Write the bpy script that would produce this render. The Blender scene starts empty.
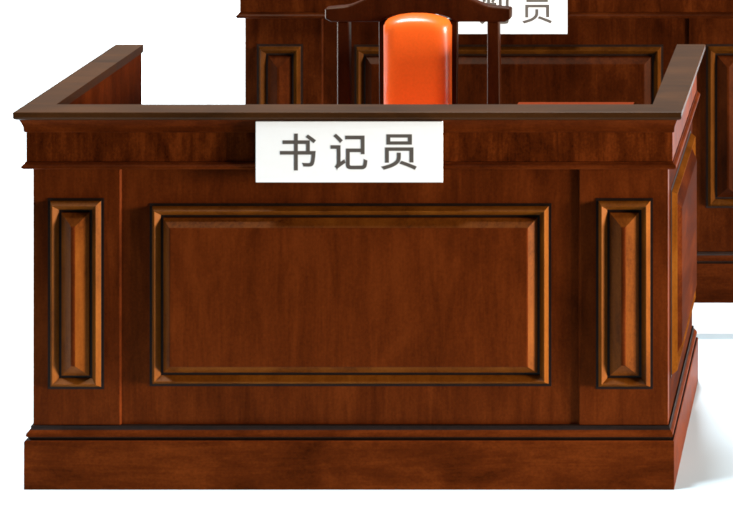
import bpy, bmesh, math, random
from mathutils import Vector
random.seed(4)
S = bpy.context.scene
COL = S.collection
R = math.radians

# ------------------------------------------------------------------ materials
def nodes(name):
    m = bpy.data.materials.new(name); m.use_nodes = True
    nt = m.node_tree; b = nt.nodes['Principled BSDF']
    return m, nt, b
def lnk(nt, a, b): nt.links.new(a, b)

def wood(name, grain, dark, mid, light, rough=0.3, spec=0.3, coat=0.0, mottle=9.0, off=0.0, bump=0.15, tint=(1,.75,.5), ior=1.18, con=.145):
    """grain: 'x','y','z' = direction the fibres run"""
    m, nt, b = nodes(name); N = nt.nodes
    tc = N.new('ShaderNodeTexCoord')
    def mapped(sc, shift):
        mp = N.new('ShaderNodeMapping'); mp.inputs['Scale'].default_value = sc
        mp.inputs['Location'].default_value = (shift+off, shift*0.7+off, shift*1.3)
        lnk(nt, tc.outputs['Object'], mp.inputs['Vector']); return mp.outputs['Vector']
    ax = 'xyz'.index(grain)
    def sc(a, l): v = [a]*3; v[ax] = l; return v
    def noise(vec, scale, detail=6, rgh=0.6, dist=0.0):
        n = N.new('ShaderNodeTexNoise'); n.inputs['Scale'].default_value = scale
        n.inputs['Detail'].default_value = detail; n.inputs['Roughness'].default_value = rgh
        n.inputs['Distortion'].default_value = dist; lnk(nt, vec, n.inputs['Vector']); return n.outputs['Fac']
    fibre = noise(mapped(sc(1, .06), 2.0), 260, 4, .65, .2)        # hair fine pores
    streak = noise(mapped(sc(1, .12), 5.0), 34, 5, .6, .8)         # ribbon figure
    cloud = noise(mapped(sc(1, .45), 9.0), mottle, 6, .60, .7)    # soft blotches
    fleck = noise(mapped(sc(1, .8), 1.0), 190, 3, .7, .3)          # speckle
    def mixf(a, b_, f):
        x = N.new('ShaderNodeMix'); x.data_type = 'FLOAT'; x.inputs[0].default_value = f
        lnk(nt, a, x.inputs[2]); lnk(nt, b_, x.inputs[3]); return x.outputs[0]
    v = mixf(mixf(mixf(streak, cloud, .62), fibre, .14), fleck, .20)
    cr = N.new('ShaderNodeValToRGB'); e = cr.color_ramp.elements
    e[0].position = .505-con; e[0].color = (*dark, 1)
    e[1].position = .505+con; e[1].color = (*light, 1)
    k = e.new(.5); k.color = (*mid, 1)
    lnk(nt, v, cr.inputs['Fac']); lnk(nt, cr.outputs['Color'], b.inputs['Base Color'])
    rr = N.new('ShaderNodeMapRange'); rr.inputs['To Min'].default_value = rough-.06; rr.inputs['To Max'].default_value = rough+.12
    lnk(nt, cloud, rr.inputs['Value']); lnk(nt, rr.outputs[0], b.inputs['Roughness'])
    b.inputs['Specular IOR Level'].default_value = spec; b.inputs['Specular Tint'].default_value = (*tint, 1); b.inputs['IOR'].default_value = ior
    bp = N.new('ShaderNodeBump'); bp.inputs['Strength'].default_value = bump; bp.inputs['Distance'].default_value = .0006
    lnk(nt, fibre, bp.inputs['Height']); lnk(nt, bp.outputs[0], b.inputs['Normal'])
    return m

D, M_, L = (.028, .0048, .0009), (.074, .0130, .0022), (.128, .0250, .0042)
def k(c, f): return tuple(v*f for v in c)
W = {
 'up':    wood('mahogany_vertical', 'z', D, M_, L, .34, .10),
 'field': wood('mahogany_panel', 'z', k(D,1.25), k(M_,1.1), k(L,1.0), .34, .10, mottle=7, off=3.1),
 'across':wood('mahogany_horizontal', 'x', D, k(M_,.95), k(L,1.0), .34, .05, mottle=13, off=7.7),
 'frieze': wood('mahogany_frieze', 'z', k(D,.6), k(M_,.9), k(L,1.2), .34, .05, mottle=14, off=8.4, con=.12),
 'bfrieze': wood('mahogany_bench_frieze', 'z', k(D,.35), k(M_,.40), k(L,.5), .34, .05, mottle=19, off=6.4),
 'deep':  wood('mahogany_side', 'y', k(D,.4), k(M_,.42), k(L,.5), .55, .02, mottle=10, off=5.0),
 'bevel': wood('mahogany_bevel_lit', 'z', k(D,1.3), (.115,.0280,.0030), (.170,.047,.0055), .36, .4, off=1.5),  # lighter than the panel wood: light caught on bevels put into the colour
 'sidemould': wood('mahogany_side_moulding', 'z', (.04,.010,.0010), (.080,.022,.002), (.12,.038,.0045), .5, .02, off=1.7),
 'benchmould': wood('mahogany_bench_moulding', 'z', (.018,.0045,.0005), (.042,.0115,.0011), (.070,.021,.0020), .38, .10, off=1.9),
 'mould': wood('mahogany_moulding_lit', 'z', (.060,.0140,.0013), (.125,.0330,.0028), (.180,.053,.0050), .36, .3, off=1.2, ior=1.25),  # paler gold base carries the light caught along the moulding edges
 'cap':   wood('mahogany_top_rail', 'x', (.018,.0060,.0010), (.038,.0125,.0022), (.062,.0205,.0038), .38, .20, off=2.2, ior=1.38, tint=(1,.93,.80)),
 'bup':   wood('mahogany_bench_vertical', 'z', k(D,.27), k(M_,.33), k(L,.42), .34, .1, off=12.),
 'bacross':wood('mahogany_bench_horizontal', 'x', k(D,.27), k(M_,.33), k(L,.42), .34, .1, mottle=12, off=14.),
 'chair': wood('mahogany_chair', 'z', k(D,.4), k(M_,.36), k(L,.36), .38, .2, off=20., ior=1.3),
}
def plain(name, col, rough, spec=.5, noise_amt=.06, scale=60, bump=0., coat=0.):
    m, nt, b = nodes(name); N = nt.nodes
    tc = N.new('ShaderNodeTexCoord'); n = N.new('ShaderNodeTexNoise'); n.inputs['Scale'].default_value = scale
    n.inputs['Detail'].default_value = 5; lnk(nt, tc.outputs['Object'], n.inputs['Vector'])
    cr = N.new('ShaderNodeValToRGB')
    cr.color_ramp.elements[0].position = .3; cr.color_ramp.elements[1].position = .7
    cr.color_ramp.elements[0].color = (*k(col, 1-noise_amt), 1)
    cr.color_ramp.elements[1].color = (*[min(.97, v*(1+noise_amt)) for v in col], 1)
    lnk(nt, n.outputs['Fac'], cr.inputs['Fac']); lnk(nt, cr.outputs['Color'], b.inputs['Base Color'])
    b.inputs['Roughness'].default_value = rough; b.inputs['Specular IOR Level'].default_value = spec
    b.inputs['Coat Weight'].default_value = coat; b.inputs['Coat Roughness'].default_value = .15
    if bump:
        bp = N.new('ShaderNodeBump'); bp.inputs['Strength'].default_value = bump; bp.inputs['Distance'].default_value = .001
        lnk(nt, n.outputs['Fac'], bp.inputs['Height']); lnk(nt, bp.outputs[0], b.inputs['Normal'])
    return m
RECESS_SHADE = plain('recess_shade', (.010, .0035, .0015), .5, .1, .3, 90)  # near-black colour on fillets and recess gaps, painted in as their shade
LEATHER = plain('orange_leather', (.92, .130, .012), .33, .9, .05, 160, .2, coat=0)
PLATE = plain('white_acrylic', (.965, .975, .98), .4, .4, .01, 8)
INK = plain('grey_ink', (.085, .072, .062), .6, .3, .05, 50)
RED = plain('red_leatherette', (.15, .022, .005), .8, .02, .1, 200)
FLOOR = plain('white_studio_floor', (.70, .86, .96), .75, .1, .01, 2)
RISER = plain('white_platform', (.80, .84, .88), .6, .2, .01, 4)

# ------------------------------------------------------------------ helpers
def tag(o, label=None, cat=None, group=None, kind=None):
    if label: o['label'] = label
    if cat: o['category'] = cat
    if group: o['group'] = group
    if kind: o['kind'] = kind
def empty(name, loc):
    o = bpy.data.objects.new(name, None); o.location = loc; COL.objects.link(o); o.empty_display_size = .1
    return o
def link(name, me, mat, parent=None, bevel=0, seg=2, smooth=False, subd=0):
    bm = bmesh.new(); bm.from_mesh(me)
    bmesh.ops.remove_doubles(bm, verts=bm.verts, dist=1e-6)
    bmesh.ops.recalc_face_normals(bm, faces=bm.faces); bm.to_mesh(me); bm.free()
    o = bpy.data.objects.new(name, me); COL.objects.link(o)
    me.materials.append(mat)
    if parent: o.parent = parent
    if smooth:
        for p in me.polygons: p.use_smooth = True
    if bevel:
        b = o.modifiers.new('bevel', 'BEVEL'); b.width = bevel; b.segments = seg; b.limit_method = 'ANGLE'; b.angle_limit = R(35)
        b.harden_normals = False
    if subd:
        s = o.modifiers.new('subd', 'SUBSURF'); s.levels = subd; s.render_levels = subd
    return o
def mesh(name, v, f):
    me = bpy.data.meshes.new(name); me.from_pydata([tuple(p) for p in v], [], f); me.update(); return me
def box(name, a, b, mat, parent=None, bevel=.0015):
    (x0,y0,z0), (x1,y1,z1) = a, b
    v = [(x,y,z) for x in (x0,x1) for y in (y0,y1) for z in (z0,z1)]
    f = [(0,1,3,2),(4,6,7,5),(0,4,5,1),(2,3,7,6),(0,2,6,4),(1,5,7,3)]
    return link(name, mesh(name, v, f), mat, parent, bevel)
def sweep(name, path, prof, mat, parent, bevel=0, dark=()):
    """closed profile (offset outward, z) carried round a U-shaped path with mitred corners"""
    n = len(path); V = []; F = []
    P = [Vector(p) for p in path]
    nr = []
    for i in range(n-1):
        d = (P[i+1]-P[i]).normalized(); nr.append(Vector((d.y, -d.x)))   # right of travel = outward
    for i in range(n):
        if i == 0: m = nr[0]
        elif i == n-1: m = nr[-1]
        else:
            m = nr[i-1]+nr[i]; m = m/ (m.dot(nr[i]))
        for (o, z) in prof: V.append((P[i].x+m.x*o, P[i].y+m.y*o, z))
    c = len(prof)
    for i in range(n-1):
        for j in range(c):
            a = i*c+j; b = i*c+(j+1)%c
            F.append((a, b, b+c, a+c))
    F.append(tuple(range(c))); F.append(tuple((n-1)*c+j for j in reversed(range(c))))
    me = mesh(name, V, F); o = link(name, me, mat, parent, bevel)
    if dark:
        me.materials.append(RECESS_SHADE)
        c2 = [((prof[j][0]+prof[(j+1)%c][0])/2, (prof[j][1]+prof[(j+1)%c][1])/2, j) for j in range(c)]
        for p in me.polygons:                       # side faces keep their profile segment
            if p.index < (n-1)*c and p.index % c in dark: p.material_index = 1
    return o
def arc(o0, z0, o1, z1, concave=True, n=5):
    """quarter curve between two profile points"""
    out = []
    for i in range(n+1):
        t = i/n*math.pi/2
        if concave: out.append((o0+(o1-o0)*math.sin(t), z0+(z1-z0)*(1-math.cos(t))))
        else: out.append((o0+(o1-o0)*(1-math.cos(t)), z0+(z1-z0)*math.sin(t)))
    return out
def rings(rect, prof, place):
    """nested rectangle rings: prof = [(inset, height)], place(u,v,h)->xyz"""
    u0,u1,v0,v1 = rect; V=[]; F=[]
    for (i, h) in prof:
        for (u, v) in ((u0+i,v0+i),(u1-i,v0+i),(u1-i,v1-i),(u0+i,v1-i)): V.append(place(u,v,h))
    for r in range(len(prof)-1):
        for j in range(4):
            a=r*4+j; b=r*4+(j+1)%4; F.append((a,b,b+4,a+4))
    return V, F

RIDGE = [(0,-.003),(0,.0010),(.0050,.0010),(.0056,.0022),(.0120,.0126),(.0126,.0133),(.0138,.0133),(.0146,.0126),(.0238,.0025),(.0242,.0010),(.0292,.0010),(.0292,-.003)]
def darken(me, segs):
    me.materials.append(RECESS_SHADE)
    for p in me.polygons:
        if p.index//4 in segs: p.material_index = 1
def panel(rect, place, parent, wm, wf, bev=.027, wb=None):
    """one raised panel: moulding frame > raised field"""
    V, F = rings(rect, RIDGE, place)
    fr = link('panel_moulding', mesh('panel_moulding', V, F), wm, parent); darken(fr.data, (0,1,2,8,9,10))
    i0 = .0292
    half = min(rect[1]-rect[0], rect[3]-rect[2])/2 - i0
    b = min(bev, half-.0012)
    pr = [(i0+.0003,-.003),(i0+.0003,.0035),(i0+.0010,.0045),(i0+b-.0035,.0185),(i0+b-.0016,.0195),(i0+b,.0197)]
    V, F = rings(rect, pr, place)
    nb = len(V)-4; F.append((nb,nb+1,nb+2,nb+3))
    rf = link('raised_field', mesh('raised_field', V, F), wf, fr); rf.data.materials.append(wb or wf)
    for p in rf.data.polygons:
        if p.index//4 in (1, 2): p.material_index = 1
    return fr

def court_desk(name, x0, x1, yf, zb, depth, H, pil, main, nar, zr, mats, base=.13):
    """U-shaped panelled desk. x0..x1 body; H = top of rail; local coords: origin at front centre on the floor."""
    cx = (x0+x1)/2; hw = (x1-x0)/2
    root = empty(name, (cx, yf, zb))
    L0, R0 = -hw, hw
    path = [(L0, depth), (L0, 0), (R0, 0), (R0, depth)]
    # path runs left-back -> left-front -> right-front -> right-back ; outward is on its right hand side
    up, ac, mo, cap, fi = mats[:5]
    t = H
    # top rail: flat board with eased edge
    sweep('top_rail', path, [(-.036,t),(-.036,t-.018),(.024,t-.018),(.0295,t-.015),(.0310,t-.011),(.0310,t-.0016),(.0303,t-.0004),(.0290,t)], cap, root)
    # cove under the rail, frieze board, bead
    sweep('cove_moulding', path, [(-.020,t-.0182),(-.020,t-.047)]+[(.012,t-.047),(.0145,t-.045),(.0145,t-.042)]+[(.0145+.0075*(i/6)**1.8, t-.042+.0238*(i/6)) for i in range(1,7)], ac, root)
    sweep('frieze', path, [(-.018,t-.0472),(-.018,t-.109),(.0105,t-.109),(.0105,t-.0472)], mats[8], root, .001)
    sweep('bead_moulding', path, [(-.016,t-.1092),(-.016,t-.126),(.003,t-.126),(.006,t-.1255),(.015,t-.1235),(.0185,t-.1205),(.0185,t-.1165),(.0155,t-.1135),(.0125,t-.112),(.0125,t-.1092)], ac, root)
    # plinth with a moulded top
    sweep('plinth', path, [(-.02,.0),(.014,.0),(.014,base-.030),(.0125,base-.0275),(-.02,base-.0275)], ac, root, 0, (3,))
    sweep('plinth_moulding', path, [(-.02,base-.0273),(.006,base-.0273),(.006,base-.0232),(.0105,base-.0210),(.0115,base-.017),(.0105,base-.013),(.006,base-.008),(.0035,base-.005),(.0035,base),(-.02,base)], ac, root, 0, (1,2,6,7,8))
    zt = t-.1262; z0 = base+.0002
    # front board set back between two proud pilasters
    y_in = .0055; th = .026
    (pl, pr) = pil
    box('front_board', (pl-cx+.0005, y_in, z0), (pr-cx-.0005, y_in+.018, zt), up, root, 0)
    for s, (a, b) in ((-1, (L0, pl-cx)), (1, (pr-cx, R0))):
        ch = .0030
        if s < 0: out = [(a, th), (a, 0), (b-ch, 0), (b, y_in-.001), (b, th)]
        else:     out = [(a, th), (a, y_in-.001), (a+ch, 0), (b, 0), (b, th)]
        V = [(x,y,z) for z in (z0, zt) for (x,y) in out]; n = len(out)
        F = [tuple(range(n)), tuple(range(2*n-1, n-1, -1))]+[(i,(i+1)%n,n+(i+1)%n,n+i) for i in range(n)]
        p = link('pilaster', mesh('pilaster', V, F), up, root, .0008)
        r = nar[0] if s < 0 else nar[1]
        panel((r[0]-cx, r[1]-cx, zr[0], zr[1]), lambda u,v,h: (u,-h,v), p, mo, up, .0300, mats[7])
    panel((main[0]-cx, main[1]-cx, zr[2], zr[3]), lambda u,v,h: (u, y_in-h, v), root, mo, fi, .0205, mats[7])
    # wings
    for s in (-1, 1):
        xa = L0 if s < 0 else R0
        a, b = (xa, xa+.026) if s < 0 else (xa-.026, xa)
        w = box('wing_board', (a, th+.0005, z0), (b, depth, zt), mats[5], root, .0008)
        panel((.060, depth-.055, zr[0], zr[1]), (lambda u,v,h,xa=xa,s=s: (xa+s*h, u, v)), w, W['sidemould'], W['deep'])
        # inner lining board behind frieze down to the floor
        c = xa+.0262 if s < 0 else xa-.0262
        box('wing_lining', (min(c, c-s*.006), .040, .02), (max(c, c-s*.006), depth-.002, t-.0185), mats[6], root, 0)
    box('modesty_lining', (L0+.034, y_in+.0185, .02), (R0-.034, y_in+.030, t-.0185), mats[6], root, 0)
    return root

# camera model: px scale 476 px/m at the front plane, vanishing point (885,-465) in photo pixels
def PX(px, Y=0.): return (px-885)/476*(4.8+Y)/4.8
def PZ(py, Y=0.): return 2.0-(py+465)/476*(4.8+Y)/4.8

# ------------------------------------------------------------------ clerk's desk
lin = wood('mahogany_lining', 'z', k(D,1.1), k(M_,1.15), k(L,1.2), .5, .02, off=31.)
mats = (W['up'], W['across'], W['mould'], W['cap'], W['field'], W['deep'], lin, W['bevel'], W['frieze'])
desk = court_desk('clerk_desk', PX(33), PX(668), 0, 0, .605, .795, (PX(121), PX(578)),
                  (PX(149), PX(551)), ((PX(48), PX(104)), (PX(596), PX(653))),
                  (PZ(389), PZ(198), PZ(387), PZ(204)), mats)
tag(desk, 'complete brown mahogany courtroom desk in front, with three raised panels and two open side wings', 'desk')
cxd = desk.location.x
wt = box('worktop', (-.63, .039, .682), (.63, .33, .700), W['across'], desk)

# red folder resting on the worktop behind the front rail
fx0, fx1 = PX(515,.25), PX(632,.25)
fol = empty('folder', ((fx0+fx1)/2, .20, .7003))
tag(fol, 'red folder lying flat just behind the front rail of the near desk', 'folder')
hw = (fx1-fx0)/2
box('cover', (-hw, -.10, .0310), (hw, .10, .0340), RED, fol, .001)
box('cover', (-hw, -.10, 0), (hw, .10, .003), RED, fol, .001)
box('spine', (-hw, -.1032, 0), (hw, -.1002, .0340), RED, fol, .001)
box('pages', (-hw+.004, -.0995, .0032), (hw-.004, .095, .0308), PLATE, fol, 0)

# ------------------------------------------------------------------ judge's bench behind
B = 1.13; bz = .012
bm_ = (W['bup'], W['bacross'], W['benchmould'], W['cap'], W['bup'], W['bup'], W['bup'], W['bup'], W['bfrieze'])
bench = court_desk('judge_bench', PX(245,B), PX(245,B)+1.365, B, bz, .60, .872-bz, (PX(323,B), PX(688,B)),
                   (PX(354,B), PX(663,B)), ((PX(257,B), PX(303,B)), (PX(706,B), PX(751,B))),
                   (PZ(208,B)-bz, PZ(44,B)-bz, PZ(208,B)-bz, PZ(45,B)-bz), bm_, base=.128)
tag(bench, 'darker mahogany bench on a thin white platform behind the near desk', 'desk')

# ------------------------------------------------------------------ name plates
def name_plate(cx, y, zc, w, h, chars, label, size, tilt=0.):
    root = empty('name_plate', (cx, y, zc-h/2)); root.rotation_euler = (tilt, 0, 0)
    tag(root, label, 'name plate', 'name plates on the desks')
    pl = box('plate', (-w/2, 0, 0), (w/2, .005, h), PLATE, root, .0008)
    for ch, ox, oz in chars:
        cu = bpy.data.curves.new('t', 'FONT'); cu.body = ch; cu.size = size; cu.align_x = 'CENTER'; cu.align_y = 'CENTER'
        cu.extrude = .0001; cu.offset = size*.010
        to = bpy.data.objects.new('t', cu); COL.objects.link(to)
        bpy.context.view_layer.update()
        me = bpy.data.meshes.new_from_object(to.evaluated_get(bpy.context.evaluated_depsgraph_get()))
        bpy.data.objects.remove(to)
        xs = [v.co.x for v in me.vertices]; ys = [v.co.y for v in me.vertices]
        mx = (min(xs)+max(xs))/2; my = (min(ys)+max(ys))/2
        for v in me.vertices:
            X, Yv, Zv = v.co.x-mx, v.co.y-my, v.co.z
            v.co = (X+ox, -.0002-Zv, Yv+h/2+oz)
        me.name = 'character'
        o = bpy.data.objects.new('character', me); COL.objects.link(o); me.materials.clear(); me.materials.append(INK); o.parent = pl
    return root
yp = -.028
s = (4.8+yp)/4.8/476
name_plate(PX(349,yp), yp, PZ(152,yp), 187*s, 61*s, [('书',-51*s,0),('记',0,0),('员',50*s,0)],
           'white name plate lettered 书记员 on the front rail of the near desk', 37.5*s*1.05)
yb = B-.022; s = (4.8+yb)/4.8/476
name_plate(PX(492.5,yb), yb, PZ(8.5,yb), 149*s, 51*s, [('审',-41.5*s,0),('判',1.5*s,0),('员',44.5*s,0)],
           'white name plate on the rear bench, partly hidden by the chair back, ending in 员', 32*s*1.05)

# ------------------------------------------------------------------ chair
CY = .75
cxc = PX(418, CY)
ch = empty('wooden_armchair', (cxc, .55, 0))
tag(ch, 'dark wooden armchair with glossy orange back cushion standing between the two desks', 'chair')
CW = W['chair']
q = (4.8+CY)/4.8/476            # metres per photo pixel at the chair back
yb = CY-.55
def zc(py): return PZ(py, CY)
def extr(name, outline, y0, y1, mat, parent, bevel=.003, smooth=False):
    n = len(outline)
    V = [(x,y,z) for y in (y0,y1) for (x,z) in outline]
    F = [tuple(range(n)), tuple(range(2*n-1,n-1,-1))]+[(i,(i+1)%n,n+(i+1)%n,n+i) for i in range(n)]
    return link(name, mesh(name, V, F), mat, parent, bevel, 3, smooth)
# crest rail: flat ears, ogee rise, arched middle
top = []
for i in range(41):
    x = -93+186*i/40
    ax = abs(x)
    if ax > 76: z = 6.5+ (ax-76)*.10
    elif ax > 34:
        t = (76-ax)/42; t = t*t*(3-2*t); z = 6.5-13.5*t
    else: z = -7-4*(1-(ax/34)**2)
    top.append((x*q, zc(z)))
bot = []
for i in range(31):
    x = 93-186*i/30; ax = abs(x)
    z = 22 if ax < 88 else 22-(ax-88)*.6
    if ax < 36: z = 22-10*(1-(ax/36)**2)**.5*.9
    bot.append((x*q, zc(z)))
extr('crest_rail', top+bot, yb-.004, yb+.026, CW, ch, .005)
# rear posts run into back legs
for sx in (-1, 1):
    V=[]; 
    sec = [(.0,.0,.030),( .45,.0,.034),(zc(22)+.002,.0,.029)]
    ys = [.07, .012, 0.0]
    for (z,_,w), dy in zip(sec, ys):
        for (a,b) in ((-w/2,-.014),(w/2,-.014),(w/2,.014),(-w/2,.014)):
            V.append((sx*75*q+a, yb+.012+b+dy, z))
    F=[(0,1,2,3),(11,10,9,8)]+[(r*4+j,r*4+(j+1)%4,r*4+4+(j+1)%4,r*4+4+j) for r in range(2) for j in range(4)]
    link('rear_leg', mesh('rear_leg', V, F), CW, ch, .004, 3)
# splat behind the cushion
extr('splat', [(-38.5*q,.46),(38.5*q,.46),(39.5*q,zc(20)),(-39.5*q,zc(20))], yb, yb+.018, CW, ch, .003)
# padded back cushion: crowned top, rolled edges
def cushion(name, w, z0, z1, crown, y, d, parent):
    nu, nv = 28, 40; V=[]; F=[]
    H = z1-z0
    for j in range(nv+1):
        v = j/nv
        for i in range(nu+1):
            u = -1+2*i/nu
            x = u*w/2
            zt = z1-crown*abs(u)**2.4 - .012*max(0,(abs(u)-.86)/.14)**2
            z = z0+(zt-z0)*v
            eu = max(0, (abs(u)-.45)/.55); ev = max(0, abs(2*v-1)-.80)/.20
            h = max(0.0, (1-eu**2.6)*(1-ev**2.6))**.5
            V.append((x, y-d*h, z))
    for j in range(nv):
        for i in range(nu):
            a=j*(nu+1)+i; F.append((a,a+1,a+nu+2,a+nu+1))
    n=len(V)
    # back sheet
    for j in (0,nv):
        pass
    back=[(vx,y+.004,vz) for (vx,_,vz) in V]
    rim=[i for i in range(nu+1)]+[j*(nu+1)+nu for j in range(1,nv+1)]+[nv*(nu+1)+i for i in range(nu-1,-1,-1)]+[j*(nu+1) for j in range(nv-1,0,-1)]
    m={r:n+t for t,r in enumerate(rim)}
    V+= [back[r] for r in rim]
    for t,r in enumerate(rim):
        r2=rim[(t+1)%len(rim)]; F.append((r,m[r],m[r2],r2))
    F.append(tuple(m[r] for r in rim))
    return link(name, mesh(name,V,F), LEATHER, parent, 0, smooth=True)
cushion('back_cushion', 68*q, .50, zc(12.5), 8*q, yb-.0045, .032, ch)
# seat
box('seat_frame', (-.205,-.22,.385), (.205,yb-.012,.430), CW, ch, .004)
sv = box('seat_cushion', (-.190,-.215,.4305), (.190,yb-.020,.480), LEATHER, ch, .018); sv.modifiers[0].segments = 5
for sx in (-1,1):
    V=[]
    for (z,w) in ((0,.026),(.2,.034),(.384,.042)):
        for (a,b) in ((-w/2,-w/2),(w/2,-w/2),(w/2,w/2),(-w/2,w/2)): V.append((sx*.180+a,-.195+b,z))
    F=[(0,1,2,3),(11,10,9,8)]+[(r*4+j,r*4+(j+1)%4,r*4+4+(j+1)%4,r*4+4+j) for r in range(2) for j in range(4)]
    link('front_leg', mesh('front_leg',V,F), CW, ch, .004)
    # arm: a curved bar from post to support
    V=[];F=[];n=8
    for i in range(n+1):
        t=i/n; y=yb-.004-(t*.30); z=.605+.012*math.sin(t*math.pi)-.012*t; w=.030+.014*t; xo=sx*(.198+.018*math.sin(t*math.pi/2))
        for (a,b) in ((-w/2,-.011),(w/2,-.011),(w/2,.011),(-w/2,.011)): V.append((xo+a,y,z+b))
        if i<n:
            for j in range(4): F.append((i*4+j,i*4+(j+1)%4,i*4+4+(j+1)%4,i*4+4+j))
    F+=[(0,1,2,3),tuple(n*4+j for j in (3,2,1,0))]
    ar=link('armrest', mesh('armrest',V,F), CW, ch, .004)
    box('arm_support', (sx*.213-.012,-.085,.400), (sx*.213+.012,-.058,.580), CW, ar, .003)
box('stretcher', (-.165,-.01,.150), (.165,.012,.175), CW, ch, .003)

# ------------------------------------------------------------------ setting
fl = link('floor', mesh('floor', [(-5,-.6,0),(3.2,-.6,0),(3.2,8,0),(-5,8,0)], [(0,1,2,3)]), FLOOR); tag(fl, kind='structure')
sf = link('studio_ground', mesh('studio_ground', [(-20,-20,-.012),(20,-20,-.012),(20,20,-.012),(-20,20,-.012)], [(0,1,2,3)]), plain('grey_studio_ground',(.10,.10,.10),.7)); tag(sf, kind='structure')
pf = box('platform', (PX(235,.88), .885, .0005), (1.2, 2.4, .0118), RISER, None, .001)
tag(pf, kind='structure')
box('riser_shade', (PX(235,.88), .8815, .0006), (1.2, .8848, .0125), plain('riser_shade_blue', (.27,.31,.34), .6, .2, .02, 30), pf, 0)  # blue-grey strip added as painted shade on the platform's front riser

# ------------------------------------------------------------------ world and lamps
w = bpy.data.worlds.new('World'); S.world = w; w.use_nodes = True
nt = w.node_tree; N = nt.nodes; bg = N['Background']
tc = N.new('ShaderNodeTexCoord'); sp = N.new('ShaderNodeSeparateXYZ'); lnk(nt, tc.outputs['Generated'], sp.inputs[0])
mr = N.new('ShaderNodeMapRange'); mr.inputs['From Min'].default_value = .2; mr.inputs['From Max'].default_value = .95
mr.inputs['To Min'].default_value = .03; mr.inputs['To Max'].default_value = .44
lnk(nt, sp.outputs['Y'], mr.inputs['Value'])
lnk(nt, mr.outputs[0], bg.inputs['Strength']); bg.inputs['Color'].default_value = (1, .96, .90, 1)

def area(name, loc, target, size, power, col=(1,1,1), sy=None):
    l = bpy.data.lights.new(name, 'AREA'); l.energy = power; l.size = size; l.color = col
    if sy: l.shape = 'RECTANGLE'; l.size_y = sy
    o = bpy.data.objects.new(name, l); COL.objects.link(o); o.location = loc
    o.rotation_euler = (Vector(target)-Vector(loc)).to_track_quat('-Z', 'Y').to_euler()
    return o
area('overhead_lamp', (-2.5, -.35, 5.2), (-1.0, -.1, 0), 1.1, 470, (.90, .97, 1))
area('side_softbox', (5.0, -1.15, .70), (-.9, .1, .40), 1.2, 1480, (1, .92, .82), 1.3)
area('cushion_glint_fill', (-3.7, 1.75, .7), (-1.1, .75, .75), .35, 150, (1, .98, .95), 1.2)  # unseen light added for the glints on the cushion edges
b_ = area('background_fill', (-1.5, 4.6, 7.5), (-1.5, 4.6, 0), 1.5, 600, (1, 1, 1)); b_.data.spread = R(80)  # unseen light added to whiten the far floor

# ------------------------------------------------------------------ camera
cd = bpy.data.cameras.new('camera'); cam = bpy.data.objects.new('camera', cd); COL.objects.link(cam)
cam.location = (0, -4.8, 2.0); cam.rotation_euler = (R(90), 0, 0)
cd.sensor_width = 36; cd.lens = 36*2284.8/733
cd.shift_x = -(885-366.5)/733; cd.shift_y = -(264.5+465)/733
cd.clip_end = 100
S.camera = cam
S.render.engine = 'CYCLES'
S.cycles.filter_width = 2.2
S.render.resolution_x = 1024; S.render.resolution_y = 739
S.view_settings.view_transform = 'Standard'; S.view_settings.look = 'None'; S.view_settings.exposure = 0; S.view_settings.gamma = 1
